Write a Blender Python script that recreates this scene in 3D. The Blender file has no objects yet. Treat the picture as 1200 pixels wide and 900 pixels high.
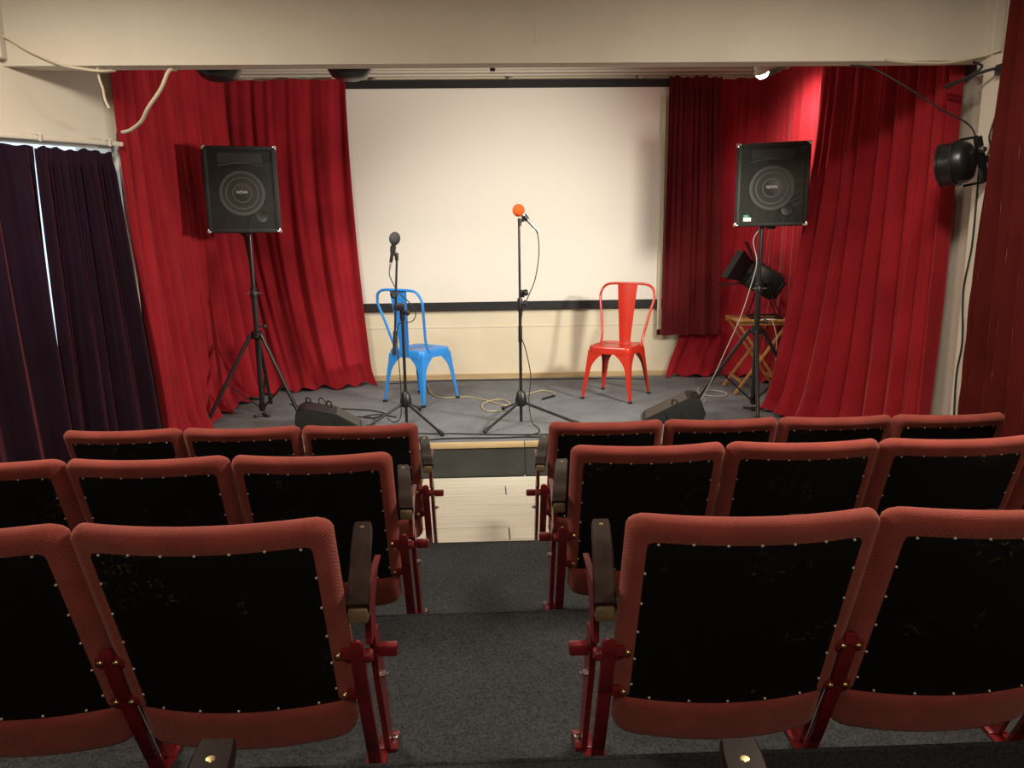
import bpy, bmesh, math, random
from mathutils import Vector, Matrix, Euler
PI = math.pi
S = bpy.context.scene
COL = S.collection
random.seed(7)

# ---------------------------------------------------------------- camera
def make_camera():
    p, yw, r = .193, .033, .013
    fw = Vector((math.sin(yw)*math.cos(p), math.cos(yw)*math.cos(p), -math.sin(p)))
    rt = Vector((math.cos(yw), -math.sin(yw), 0))
    up = rt.cross(fw)
    rt, up = rt*math.cos(r)-up*math.sin(r), up*math.cos(r)+rt*math.sin(r)
    cd = bpy.data.cameras.new('camera'); cd.sensor_width = 36; cd.lens = 27.0   # 900 px focal on 1200
    cd.clip_start = .02
    c = bpy.data.objects.new('camera', cd); COL.objects.link(c)
    c.matrix_world = Matrix(((rt.x, up.x, -fw.x, 0), (rt.y, up.y, -fw.y, 0), (rt.z, up.z, -fw.z, 1.52), (0, 0, 0, 1)))
    S.camera = c
make_camera()

# ---------------------------------------------------------------- world, exposure, added house lights, stage lights
S.view_settings.view_transform = 'Standard'
S.view_settings.look = 'None'
S.view_settings.gamma = 1
S.view_settings.use_curve_mapping = False
S.view_settings.exposure = 0.0
W = bpy.data.worlds.new('daylight'); S.world = W; W.use_nodes = True
bg = W.node_tree.nodes['Background']
bg.inputs[0].default_value = (.70, .86, 1.0, 1)
bg.inputs[1].default_value = 1.6

def spot(name, loc, target, power, color, size_deg, blend=.6, radius=.06):
    l = bpy.data.lights.new(name, 'SPOT'); l.energy = power; l.color = color
    l.spot_size = math.radians(size_deg); l.spot_blend = blend; l.shadow_soft_size = radius
    o = bpy.data.objects.new(name, l); COL.objects.link(o)
    o.location = loc
    o.rotation_euler = (Vector(target)-Vector(loc)).to_track_quat('-Z', 'Y').to_euler()
    return o
def disc(name, loc, power, color, size, rot=(0, 0, 0)):
    l = bpy.data.lights.new(name, 'AREA'); l.energy = power; l.color = color; l.shape = 'DISK'; l.size = size
    o = bpy.data.objects.new(name, l); COL.objects.link(o); o.location = loc; o.rotation_euler = rot
    return o
WARM = (1, .88, .71)
STAGEC = (1, .93, .80)
HOUSE_FILLS = [(-1.75, 2.55, 2.75, 50), (1.35, 2.25, 2.75, 60), (0.0, -1.0, 2.75, 34)]  # unseen lamps, added to light the seats, beam and walls
for i, (x, y, z, pw) in enumerate(HOUSE_FILLS):
    disc('house_fill', (x, y, z), pw, WARM, .60)
spot('stage_light_right', (2.17, 3.79, 1.82), (-.6, 6.2, 1.1), 360, STAGEC, 95, .8, .12)
spot('stage_light_left', (-1.335, 4.35, 2.33), (.55, 6.6, .3), 92, STAGEC, 95, .9, .24)
spot('stage_light_middle', (-.675, 4.35, 2.33), (.35, 6.7, .2), 92, STAGEC, 100, .9, .24)
spot('curtain_light', (2.025, 5.71, 2.535), (2.46, 5.90, 2.05), 60, (1, .86, .72), 130, .9, .03)

# ---------------------------------------------------------------- materials
MATS = {}
def nt(name):
    m = bpy.data.materials.new(name); m.use_nodes = True
    n = m.node_tree; b = n.nodes['Principled BSDF']
    MATS[name] = m
    return m, n, b
def simple(name, col, rough=.5, metal=0., spec=.5, noise=0., nscale=30., bump=0., bscale=200., sheen=0., coat=0.):
    m, n, b = nt(name)
    b.inputs['Base Color'].default_value = (*col, 1)
    b.inputs['Roughness'].default_value = rough
    b.inputs['Metallic'].default_value = metal
    b.inputs['Specular IOR Level'].default_value = spec
    b.inputs['Sheen Weight'].default_value = sheen
    b.inputs['Coat Weight'].default_value = coat
    tc = n.nodes.new('ShaderNodeTexCoord')
    if noise:
        t = n.nodes.new('ShaderNodeTexNoise'); t.inputs['Scale'].default_value = nscale; t.inputs['Detail'].default_value = 4
        n.links.new(tc.outputs['Object'], t.inputs['Vector'])
        mr = n.nodes.new('ShaderNodeMapRange')
        mr.inputs['From Min'].default_value = .3; mr.inputs['From Max'].default_value = .7
        mr.inputs['To Min'].default_value = 1-noise; mr.inputs['To Max'].default_value = 1+noise
        n.links.new(t.outputs['Fac'], mr.inputs['Value'])
        mx = n.nodes.new('ShaderNodeMix'); mx.data_type = 'RGBA'; mx.blend_type = 'MULTIPLY'
        mx.inputs['Factor'].default_value = 1
        mx.inputs['A'].default_value = (*col, 1)
        n.links.new(mr.outputs['Result'], mx.inputs['B'])
        n.links.new(mx.outputs['Result'], b.inputs['Base Color'])
    if bump:
        t = n.nodes.new('ShaderNodeTexNoise'); t.inputs['Scale'].default_value = bscale; t.inputs['Detail'].default_value = 3
        n.links.new(tc.outputs['Object'], t.inputs['Vector'])
        bp = n.nodes.new('ShaderNodeBump'); bp.inputs['Strength'].default_value = bump; bp.inputs['Distance'].default_value = .004
        n.links.new(t.outputs['Fac'], bp.inputs['Height'])
        n.links.new(bp.outputs['Normal'], b.inputs['Normal'])
    return m
def carpet(name, col, speck=.5, scale=120.):
    m, n, b = nt(name)
    tc = n.nodes.new('ShaderNodeTexCoord')
    t = n.nodes.new('ShaderNodeTexNoise'); t.inputs['Scale'].default_value = scale; t.inputs['Detail'].default_value = 5; t.inputs['Roughness'].default_value = .75
    t2 = n.nodes.new('ShaderNodeTexNoise'); t2.inputs['Scale'].default_value = 5; t2.inputs['Detail'].default_value = 3
    for q in (t, t2): n.links.new(tc.outputs['Object'], q.inputs['Vector'])
    r = n.nodes.new('ShaderNodeValToRGB')
    e = r.color_ramp.elements
    e[0].position = .30; e[0].color = (*[c*(1-speck) for c in col], 1)
    e[1].position = .72; e[1].color = (*[c*(1+speck) for c in col], 1)
    n.links.new(t.outputs['Fac'], r.inputs['Fac'])
    mr = n.nodes.new('ShaderNodeMapRange'); mr.inputs['To Min'].default_value = .9; mr.inputs['To Max'].default_value = 1.1
    mr.inputs['From Min'].default_value = .35; mr.inputs['From Max'].default_value = .65
    n.links.new(t2.outputs['Fac'], mr.inputs['Value'])
    mx = n.nodes.new('ShaderNodeMix'); mx.data_type = 'RGBA'; mx.blend_type = 'MULTIPLY'; mx.inputs['Factor'].default_value = 1
    n.links.new(r.outputs['Color'], mx.inputs['A']); n.links.new(mr.outputs['Result'], mx.inputs['B'])
    n.links.new(mx.outputs['Result'], b.inputs['Base Color'])
    b.inputs['Roughness'].default_value = 1; b.inputs['Specular IOR Level'].default_value = .1
    bp = n.nodes.new('ShaderNodeBump'); bp.inputs['Strength'].default_value = .6; bp.inputs['Distance'].default_value = .004
    n.links.new(t.outputs['Fac'], bp.inputs['Height']); n.links.new(bp.outputs['Normal'], b.inputs['Normal'])
    return m
def mathn(n, op, a, b=None, c=None):
    q = n.nodes.new('ShaderNodeMath'); q.operation = op
    for i, v in enumerate((a, b, c)):
        if v is None: continue
        if isinstance(v, (int, float)): q.inputs[i].default_value = v
        else: n.links.new(v, q.inputs[i])
    return q.outputs[0]
def knit(name, col):
    # red knitted upholstery with a fine zigzag rib
    m, n, b = nt(name)
    tc = n.nodes.new('ShaderNodeTexCoord'); sx = n.nodes.new('ShaderNodeSeparateXYZ')
    n.links.new(tc.outputs['Object'], sx.inputs['Vector'])
    zz = mathn(n, 'PINGPONG', sx.outputs['X'], .009)
    s = mathn(n, 'ADD', mathn(n, 'ADD', sx.outputs['Z'], mathn(n, 'MULTIPLY', sx.outputs['Y'], .8)), zz)
    w = mathn(n, 'SINE', mathn(n, 'MULTIPLY', s, 2*PI/.0065))
    nz = n.nodes.new('ShaderNodeTexNoise'); nz.inputs['Scale'].default_value = 14; nz.inputs['Detail'].default_value = 4
    n.links.new(tc.outputs['Object'], nz.inputs['Vector'])
    f = mathn(n, 'MULTIPLY_ADD', w, .13, mathn(n, 'MULTIPLY_ADD', nz.outputs['Fac'], .7, .65))
    mx = n.nodes.new('ShaderNodeMix'); mx.data_type = 'RGBA'; mx.blend_type = 'MULTIPLY'; mx.inputs['Factor'].default_value = 1
    mx.inputs['A'].default_value = (*col, 1); n.links.new(f, mx.inputs['B'])
    n.links.new(mx.outputs['Result'], b.inputs['Base Color'])
    b.inputs['Roughness'].default_value = .95; b.inputs['Specular IOR Level'].default_value = .15
    b.inputs['Sheen Weight'].default_value = .25; b.inputs['Sheen Tint'].default_value = (1, .55, .45, 1)
    bp = n.nodes.new('ShaderNodeBump'); bp.inputs['Strength'].default_value = .22; bp.inputs['Distance'].default_value = .002
    n.links.new(w, bp.inputs['Height']); n.links.new(bp.outputs['Normal'], b.inputs['Normal'])
    return m
def velvet(name, col, sheen=.5, tint=(1, .35, .3)):
    m, n, b = nt(name)
    tc = n.nodes.new('ShaderNodeTexCoord')
    t = n.nodes.new('ShaderNodeTexNoise'); t.inputs['Scale'].default_value = 3; t.inputs['Detail'].default_value = 6
    n.links.new(tc.outputs['Object'], t.inputs['Vector'])
    mr = n.nodes.new('ShaderNodeMapRange'); mr.inputs['To Min'].default_value = .82; mr.inputs['To Max'].default_value = 1.18
    mr.inputs['From Min'].default_value = .3; mr.inputs['From Max'].default_value = .7
    n.links.new(t.outputs['Fac'], mr.inputs['Value'])
    mx = n.nodes.new('ShaderNodeMix'); mx.data_type = 'RGBA'; mx.blend_type = 'MULTIPLY'; mx.inputs['Factor'].default_value = 1
    mx.inputs['A'].default_value = (*col, 1); n.links.new(mr.outputs['Result'], mx.inputs['B'])
    n.links.new(mx.outputs['Result'], b.inputs['Base Color'])
    b.inputs['Roughness'].default_value = .9; b.inputs['Specular IOR Level'].default_value = .1
    b.inputs['Sheen Weight'].default_value = sheen; b.inputs['Sheen Roughness'].default_value = .35
    b.inputs['Sheen Tint'].default_value = (*tint, 1)
    return m
def vinyl(name):
    # black back board, scuffed: sparse brown and golden scratches that differ from seat to seat
    m, n, b = nt(name)
    tc = n.nodes.new('ShaderNodeTexCoord'); oi = n.nodes.new('ShaderNodeObjectInfo')
    ad = n.nodes.new('ShaderNodeVectorMath'); ad.operation = 'ADD'
    cx = n.nodes.new('ShaderNodeCombineXYZ')
    k = mathn(n, 'MULTIPLY', oi.outputs['Random'], 40.)
    n.links.new(k, cx.inputs['X']); n.links.new(k, cx.inputs['Z'])
    n.links.new(tc.outputs['Object'], ad.inputs[0]); n.links.new(cx.outputs['Vector'], ad.inputs[1])
    big = n.nodes.new('ShaderNodeTexNoise'); big.inputs['Scale'].default_value = 7; big.inputs['Detail'].default_value = 3
    fine = n.nodes.new('ShaderNodeTexNoise'); fine.inputs['Scale'].default_value = 55; fine.inputs['Detail'].default_value = 6
    fine.inputs['Distortion'].default_value = 1.5
    for q in (big, fine): n.links.new(ad.outputs['Vector'], q.inputs['Vector'])
    a = n.nodes.new('ShaderNodeMapRange'); a.inputs['From Min'].default_value = .57; a.inputs['From Max'].default_value = .66
    n.links.new(big.outputs['Fac'], a.inputs['Value'])
    c = n.nodes.new('ShaderNodeMapRange'); c.inputs['From Min'].default_value = .57; c.inputs['From Max'].default_value = .66
    n.links.new(fine.outputs['Fac'], c.inputs['Value'])
    f = mathn(n, 'MULTIPLY', a.outputs['Result'], c.outputs['Result'])
    mx = n.nodes.new('ShaderNodeMix'); mx.data_type = 'RGBA'
    mx.inputs['A'].default_value = (.0045, .0042, .0045, 1); mx.inputs['B'].default_value = (.22, .15, .05, 1)
    n.links.new(mathn(n, 'MULTIPLY', f, .32), mx.inputs['Factor'])
    n.links.new(mx.outputs['Result'], b.inputs['Base Color'])
    b.inputs['Roughness'].default_value = .55; b.inputs['Specular IOR Level'].default_value = .25
    return m
def wood(name, c1, c2, scale=(3, 40, 40), rough=.5, coat=0.):
    m, n, b = nt(name)
    tc = n.nodes.new('ShaderNodeTexCoord'); mp = n.nodes.new('ShaderNodeMapping'); mp.inputs['Scale'].default_value = scale
    n.links.new(tc.outputs['Object'], mp.inputs['Vector'])
    t = n.nodes.new('ShaderNodeTexNoise'); t.inputs['Scale'].default_value = 1; t.inputs['Detail'].default_value = 6; t.inputs['Distortion'].default_value = .6
    n.links.new(mp.outputs['Vector'], t.inputs['Vector'])
    r = n.nodes.new('ShaderNodeValToRGB'); e = r.color_ramp.elements
    e[0].position = .35; e[0].color = (*c1, 1); e[1].position = .65; e[1].color = (*c2, 1)
    n.links.new(t.outputs['Fac'], r.inputs['Fac']); n.links.new(r.outputs['Color'], b.inputs['Base Color'])
    b.inputs['Roughness'].default_value = rough; b.inputs['Coat Weight'].default_value = coat
    return m
def emit(name, col, strength):
    m, n, b = nt(name)
    b.inputs['Emission Color'].default_value = (*col, 1); b.inputs['Emission Strength'].default_value = strength
    b.inputs['Base Color'].default_value = (*col, 1)
    return m
def glass(name):
    m = bpy.data.materials.new(name); m.use_nodes = True; n = m.node_tree; MATS[name] = m
    n.nodes.remove(n.nodes['Principled BSDF'])
    o = n.nodes['Material Output']; t = n.nodes.new('ShaderNodeBsdfTransparent'); g = n.nodes.new('ShaderNodeBsdfGlossy')
    g.inputs['Roughness'].default_value = .02
    mx = n.nodes.new('ShaderNodeMixShader'); mx.inputs[0].default_value = .06
    n.links.new(t.outputs[0], mx.inputs[1]); n.links.new(g.outputs[0], mx.inputs[2]); n.links.new(mx.outputs[0], o.inputs[0])
    return m
simple('wall_paint', (.62, .57, .49), .8, noise=.05, nscale=3, bump=.08, bscale=25)
simple('stage_wall_paint', (.74, .66, .50), .75, noise=.04, nscale=4, bump=.06, bscale=25)
simple('trim_paint', (.70, .65, .56), .6)
carpet('shaded_carpet', (.040, .041, .044), .75, 130)  # same carpet type as the stage, dimness of the house put into the colour
carpet('lit_carpet', (.175, .183, .200), .55, 110)  # same carpet type, made lighter: the stage light is in the colour
wood('plank_paint', (.62, .58, .49), (.72, .68, .58), (2.5, 30, 30), .6)
wood('nosing_wood', (.46, .33, .17), (.58, .44, .25), (3, 40, 40), .5)
simple('riser_paint', (.040, .042, .040), .7, noise=.2, nscale=8)
knit('red_knit', (.265, .054, .043))
vinyl('black_board')
simple('stud_metal', (.60, .55, .45), .4, .6)
simple('red_iron', (.16, .010, .014), .32, 0, .5, noise=.15, nscale=20)
simple('brass', (.62, .46, .22), .3, 1.)
simple('steel', (.55, .55, .55), .35, 1.)
wood('arm_wood', (.012, .007, .006), (.022, .013, .010), (60, 8, 60), .32)
MATS['arm_wood'].node_tree.nodes['Principled BSDF'].inputs['IOR'].default_value = 1.18
wood('pale_arm_wood', (.12, .075, .035), (.17, .11, .06), (60, 8, 60), .5)
velvet('red_velvet', (.300, .015, .024))
velvet('deep_red_velvet', (.115, .011, .014), .25)
velvet('dark_velvet', (.014, .006, .014), .32, (1, .25, .32))
velvet('house_velvet', (.070, .007, .006), .12)
simple('curtain_lining', (.66, .58, .42), .9)
simple('screen_white', (.80, .765, .70), .85)
simple('screen_black', (.009, .009, .012), .7)
simple('tolex', (.010, .010, .0105), .55, noise=.2, nscale=60, bump=.3, bscale=300)
simple('black_plastic', (.010, .010, .011), .4)
simple('black_metal', (.012, .012, .013), .35, .2)
simple('tube_black', (.016, .016, .017), .28, 0, .6)
simple('chrome', (.75, .74, .70), .22, 1.)
simple('cone_grey', (.085, .085, .077), .5)
simple('cone_dark', (.022, .022, .020), .45)
simple('blue_enamel', (.035, .285, .82), .28, 0, .5, noise=.05, nscale=9, coat=.2)
simple('red_enamel', (.50, .028, .014), .25, 0, .5, noise=.06, nscale=9, coat=.3)
simple('orange_foam', (.72, .095, .008), .95, bump=.4, bscale=500)
simple('grey_foam', (.030, .030, .036), .95, bump=.4, bscale=500)
simple('black_rubber', (.012, .012, .012), .6)
simple('cream_cable', (.60, .53, .40), .5)
simple('yellow_cable', (.50, .42, .22), .55)
simple('grey_cable', (.42, .40, .38), .5)
wood('stool_wood', (.36, .17, .05), (.50, .26, .09), (8, 40, 40), .4, .15)
simple('paper', (.78, .76, .70), .8)
simple('green_label', (.05, .30, .20), .5)
simple('lens_green', (.03, .16, .05), .15, coat=.5)
emit('lamp_glow', (1, .88, .68), 30.)
emit('lens_glow', (1, .85, .62), 6.)
emit('fill_glow', (1, .84, .62), 3.)
glass('window_glass')
def grille_mat():
    m, n, b = nt('grille')
    tc = n.nodes.new('ShaderNodeTexCoord'); sx = n.nodes.new('ShaderNodeSeparateXYZ')
    n.links.new(tc.outputs['Object'], sx.inputs['Vector'])
    a = mathn(n, 'SINE', mathn(n, 'MULTIPLY', sx.outputs['X'], 2*PI/.008))
    c = mathn(n, 'SINE', mathn(n, 'MULTIPLY', sx.outputs['Z'], 2*PI/.008))
    f = mathn(n, 'MULTIPLY_ADD', mathn(n, 'MULTIPLY', a, c), .35, 1.)
    mx = n.nodes.new('ShaderNodeMix'); mx.data_type = 'RGBA'; mx.blend_type = 'MULTIPLY'; mx.inputs['Factor'].default_value = 1
    mx.inputs['A'].default_value = (.056, .056, .049, 1); n.links.new(f, mx.inputs['B'])
    n.links.new(mx.outputs['Result'], b.inputs['Base Color'])
    b.inputs['Roughness'].default_value = .5; b.inputs['Metallic'].default_value = .2
grille_mat()

# ---------------------------------------------------------------- mesh helpers
class MB:
    def __init__(s): s.bm = bmesh.new()
    def _new(s, before): return [v for v in s.bm.verts if v not in before]
    def box(s, c, size, rot=None, bev=0., seg=2):
        r = bmesh.ops.create_cube(s.bm, size=1)
        vs = r['verts']
        M = Matrix.Translation(c) @ (rot.to_4x4() if rot is not None else Matrix()) @ Matrix.Diagonal((*size, 1))
        bmesh.ops.transform(s.bm, matrix=M, verts=vs)
        if bev:
            es = list({e for v in vs for e in v.link_edges})
            bmesh.ops.bevel(s.bm, geom=es, offset=bev, segments=seg, profile=.5, affect='EDGES')
        return s
    def bar(s, p0, p1, w, h, up=(0, 0, 1), bev=0.):
        p0, p1 = Vector(p0), Vector(p1); d = p1-p0; L = d.length; d.normalize()
        u = Vector(up)
        if abs(d.dot(u)) > .98: u = Vector((0, 1, 0))
        x = d.cross(u).normalized(); z = x.cross(d)
        R = Matrix((x, d, z)).transposed()
        return s.box((p0+p1)/2, (w, L, h), R, bev)
    def tube(s, pts, r, seg=8, closed=False, caps=True):
        pts = [Vector(p) for p in pts]; n = len(pts)
        rs = r if isinstance(r, (list, tuple)) else [r]*n
        rings = []; prev = None
        for i, p in enumerate(pts):
            if closed: t = pts[(i+1) % n]-pts[i-1]
            else: t = pts[min(i+1, n-1)]-pts[max(i-1, 0)]
            t.normalize()
            if prev is None:
                u = Vector((0, 0, 1)) if abs(t.z) < .9 else Vector((1, 0, 0))
                a = t.cross(u).normalized()
            else:
                a = (prev-t*prev.dot(t)).normalized()
            prev = a; b = t.cross(a)
            rings.append([s.bm.verts.new(p+(a*math.cos(2*PI*k/seg)+b*math.sin(2*PI*k/seg))*rs[i]) for k in range(seg)])
        m = n if closed else n-1
        for i in range(m):
            A, B = rings[i], rings[(i+1) % n]
            for k in range(seg):
                s.bm.faces.new((A[k], A[(k+1) % seg], B[(k+1) % seg], B[k]))
        if caps and not closed:
            s.bm.faces.new(list(reversed(rings[0]))); s.bm.faces.new(rings[-1])
        return s
    def lathe(s, prof, seg=20, M=Matrix()):
        rings = []
        for r, z in prof:
            if r < 1e-5: rings.append([s.bm.verts.new(M @ Vector((0, 0, z)))])
            else: rings.append([s.bm.verts.new(M @ Vector((r*math.cos(2*PI*k/seg), r*math.sin(2*PI*k/seg), z))) for k in range(seg)])
        for A, B in zip(rings, rings[1:]):
            for k in range(seg):
                k2 = (k+1) % seg
                if len(A) == 1 and len(B) == 1: continue
                if len(A) == 1: s.bm.faces.new((A[0], B[k2], B[k]))
                elif len(B) == 1: s.bm.faces.new((A[k], A[k2], B[0]))
                else: s.bm.faces.new((A[k], A[k2], B[k2], B[k]))
        return s
    def prism(s, poly, z0, z1, M=Matrix()):
        a = [s.bm.verts.new(M @ Vector((x, y, z0))) for x, y in poly]
        b = [s.bm.verts.new(M @ Vector((x, y, z1))) for x, y in poly]
        n = len(poly)
        s.bm.faces.new(list(reversed(a))); s.bm.faces.new(b)
        for i in range(n): s.bm.faces.new((a[i], a[(i+1) % n], b[(i+1) % n], b[i]))
        return s
    def grid(s, nu, nv, f, closed_u=False):
        V = [[s.bm.verts.new(f(i/nu, j/nv)) for i in range(nu+(0 if closed_u else 1))] for j in range(nv+1)]
        w = len(V[0])
        for j in range(nv):
            for i in range(nu):
                s.bm.faces.new((V[j][i], V[j][(i+1) % w], V[j+1][(i+1) % w], V[j+1][i]))
        return s
    def mesh(s, name, mat, smooth=35):
        bmesh.ops.recalc_face_normals(s.bm, faces=s.bm.faces)
        me = bpy.data.meshes.new(name); s.bm.to_mesh(me); s.bm.free()
        me.materials.append(MATS[mat])
        if smooth:
            for p in me.polygons: p.use_smooth = True
            me.set_sharp_from_angle(angle=math.radians(smooth))
        return me
def put(name, mesh, parent=None, loc=None, rot=None):
    o = bpy.data.objects.new(name, mesh); COL.objects.link(o)
    if parent is not None: o.parent = parent
    if loc is not None: o.location = loc
    if rot is not None: o.rotation_euler = rot
    return o
def obj(name, mb, mat, parent=None, loc=None, rot=None, smooth=35):
    return put(name, mb.mesh(name, mat, smooth), parent, loc, rot)
def tag(o, label, cat, group=None, kind=None):
    o['label'] = label; o['category'] = cat
    if group: o['group'] = group
    if kind: o['kind'] = kind
    return o
def thing(name, label, cat, loc=(0, 0, 0), rz=0, group=None):
    o = bpy.data.objects.new(name, None); COL.objects.link(o); o.empty_display_size = .1
    o.location = loc; o.rotation_euler = (0, 0, rz)
    return tag(o, label, cat, group)
def struct(name, mb, mat, parent=None, smooth=0):
    o = obj(name, mb, mat, parent, smooth=smooth)
    if parent is None: o['kind'] = 'structure'
    return o
def smoothpath(pts, n=8):
    P = [Vector(p) for p in pts]; out = []
    for i in range(len(P)-1):
        p0, p1, p2, p3 = P[max(i-1, 0)], P[i], P[i+1], P[min(i+2, len(P)-1)]
        for k in range(n):
            t = k/n
            out.append(.5*((2*p1)+(p2-p0)*t+(2*p0-5*p1+4*p2-p3)*t*t+(3*p1-p0-3*p2+p3)*t**3))
    out.append(P[-1]); return out
def aim(d):
    return Vector(d).to_track_quat('Z', 'Y').to_matrix().to_4x4()

# ================================================================ SETTING
ZS = .226            # stage floor height
YS = 4.716           # stage front edge
CEIL = 2.85
W0 = Vector((-1.88, 4.263)); DD = Vector((-.673, -.740)); NI = Vector((.740, -.673))    # slanted window wall
W1 = W0+DD*1.85
def diag(s, off=0., z=0.):
    p = W0+DD*s+NI*off; return Vector((p.x, p.y, z))
# floor: slab with painted boards laid on it
fl = MB().prism([(-2.6, 3.0), (2.5, 3.0), (2.5, 4.75), (-2.6, 4.75)], -.12, -.014)
fl.prism([(W1.x, -2.6), (2.5, -2.6), (2.5, 3.0), (-3.2, 3.0)], -.12, -.014)
floor = struct('floor', fl, 'riser_paint')
y = 4.70; row = 0
while y > 3.30:
    w = .171
    cuts = [-2.45, [-.42, .10, -1.2, .3][row % 4], [1.25, .95, .62, 1.5][row % 4], 2.48]
    for a, b in zip(cuts, cuts[1:]):
        dz = random.uniform(-.0015, .001)
        m = MB().box(((a+b)/2, y-w/2, -.007+dz), (b-a-.006, w-.008, .014), None, .002, 1)
        obj('plank', m, 'plank_paint', floor, smooth=0)
    y -= w; row += 1
# carpeted seating steps
def stepx(yy): return W0.x+DD.x*((yy-W0.y)/DD.y)+.01
LX = W1.x+.01
for k, (ye, z0, z1) in enumerate([(3.326, -.014, .133), (2.400, .133, .266), (1.478, .266, .400), (.50, .400, .533)]):
    pl = [(LX, -2.58), (2.49, -2.58), (2.49, ye), (max(stepx(ye), LX), ye)]
    if stepx(ye) > LX: pl.append((LX, W1.y))
    st = struct('carpet_step', MB().prism(pl, z0, z1), 'shaded_carpet')
    e = MB().tube([(pl[3][0]+.02, ye-.003, z1-.003), (2.48, ye-.003, z1-.003)], .007, 8)
    obj('step_nosing', e, 'shaded_carpet', st)
# stage
stage = struct('stage_floor', MB().prism([(-2.2, YS), (2.49, YS), (2.49, 6.90), (-2.2, 6.90)], .0, ZS), 'lit_carpet')
for a, b in ((-2.2, -1.0), (-1.0, .228), (.232, 1.40), (1.40, 2.49)):
    obj('riser_panel', MB().box(((a+b)/2, YS-.006, .093), (b-a-.004, .012, .186), None, .002, 1), 'riser_paint', stage, smooth=0)
for a, b in ((-2.2, -.9), (-.9, .228), (.228, 1.6), (1.6, 2.49)):
    obj('nosing_strip', MB().box(((a+b)/2, YS-.004, .209), (b-a-.003, .034, .036), None, .005, 2), 'nosing_wood', stage)
# walls
wall_back = struct('wall_back', MB().box((.2, 6.96, 1.5), (4.7, .10, 3.1)), 'stage_wall_paint')
obj('wall_joint', MB().box((.2, 6.907, .70), (4.4, .006, .008)), 'trim_paint', wall_back)
struct('baseboard_back', MB().box((.2, 6.90, ZS+.022), (4.5, .03, .05), None, .004), 'nosing_wood')
struct('wall_right', MB().box((2.55, 2.2, 1.5), (.10, 9.7, 3.1)), 'wall_paint')
struct('trim_1', MB().box((2.465, 3.79, 1.24), (.07, .13, 2.16), None, .004), 'trim_paint')       # pilaster on the right wall
struct('trim_2', MB().box((2.47, 3.80, 2.285), (.06, .26, .07), None, .006), 'trim_paint')
wl = MB()
def wpiece(s0, s1, z0, z1):
    a, b = diag(s0), diag(s1); c, d = diag(s1, -.12), diag(s0, -.12)
    wl.prism([(a.x, a.y), (b.x, b.y), (c.x, c.y), (d.x, d.y)], z0, z1)
WS0, WS1 = .035, 1.66
wpiece(0, 1.85, -.1, .75); wpiece(0, 1.85, 2.0, 3.0); wpiece(0, WS0, .75, 2.0); wpiece(WS1, 1.85, .75, 2.0)
wl.prism([(W0.x, W0.y), (diag(0, -.12).x, diag(0, -.12).y), (-2.30, 4.60), (-2.30, 6.95), (-2.20, 6.95), (-2.20, 4.56)], -.1, 3.0)
wl.prism([(W1.x, W1.y), (W1.x, -2.6), (W1.x-.12, -2.6), (W1.x-.12, W1.y+.08)], -.1, 3.0)
struct('wall_left', wl, 'wall_paint')
struct('wall_rear', MB().box((-.3, -2.65, 1.4), (6.0, .1, 3.0)), 'wall_paint')
# window in the slanted wall
wf = MB()
def fbar(s0, s1, z0, z1, o0=-.10, o1=-.05):
    a, b, c, d = diag(s0, o1), diag(s1, o1), diag(s1, o0), diag(s0, o0)
    wf.prism([(a.x, a.y), (b.x, b.y), (c.x, c.y), (d.x, d.y)], z0, z1)
for s0, s1 in ((WS0, WS0+.012), (.56, .60), (1.11, 1.15), (WS1-.04, WS1)): fbar(s0, s1, .75, 2.0)
fbar(WS0, WS1, .75, .80); fbar(WS0, WS1, 1.985, 2.0)
win = struct('window_1', wf, 'trim_paint')
for s0, s1 in ((WS0+.012, .56), (.60, 1.11), (1.15, WS1-.04)):
    g = MB(); a, b, c, d = diag(s0, -.074), diag(s1, -.074), diag(s1, -.080), diag(s0, -.080)
    g.prism([(a.x, a.y), (b.x, b.y), (c.x, c.y), (d.x, d.y)], .80, 1.985)
    obj('pane', g, 'window_glass', win, smooth=0)
# ceilings and the beam between house and stage
ce = MB().prism([(W1.x-.1, -2.6), (2.55, -2.6), (2.55, 3.95), (-2.2, 3.95), (W1.x-.1, W1.y)], CEIL, CEIL+.1)
struct('ceiling', ce, 'wall_paint')
struct('ceiling_stage', MB().prism([(-2.3, 3.93), (2.55, 3.93), (2.55, 7.0), (-2.3, 7.0)], 2.905, 3.0), 'trim_paint')
s_b = (3.88-W0.y)/DD.y; bx0 = W0.x+DD.x*s_b; s_b2 = (3.985-W0.y)/DD.y; bx1 = W0.x+DD.x*s_b2
beam = MB().prism([(bx0, 3.88), (2.5, 3.88), (2.5, 3.985), (bx1, 3.985)], 2.318, CEIL)
beam.box((.27, 3.8845, 2.62), (.032, .013, .44), None, .003, 1)
struct('trim_3', beam, 'wall_paint')                       # the beam
struct('trim_4', MB().box((bx0+.01, 3.86, 2.62), (.035, .05, .55), None, .004), 'wall_paint')
struct('trim_5', MB().box((2.475, 3.86, 2.58), (.05, .05, .53), None, .004), 'wall_paint')
cor = MB()
for yy, zz, w_, h_ in ((6.885, 2.885, .05, .04), (6.87, 2.862, .08, .02), (6.893, 2.842, .035, .02)):
    cor.box((.2, yy, zz), (4.5, w_, h_), None, .005, 2)
struct('trim_6', cor, 'trim_paint')                        # cornice over the screen
cor = MB()
cor.box((2.462, 5.45, 2.875), (.07, 2.8, .06), None, .006, 2)
struct('trim_7', cor, 'trim_paint')
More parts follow.
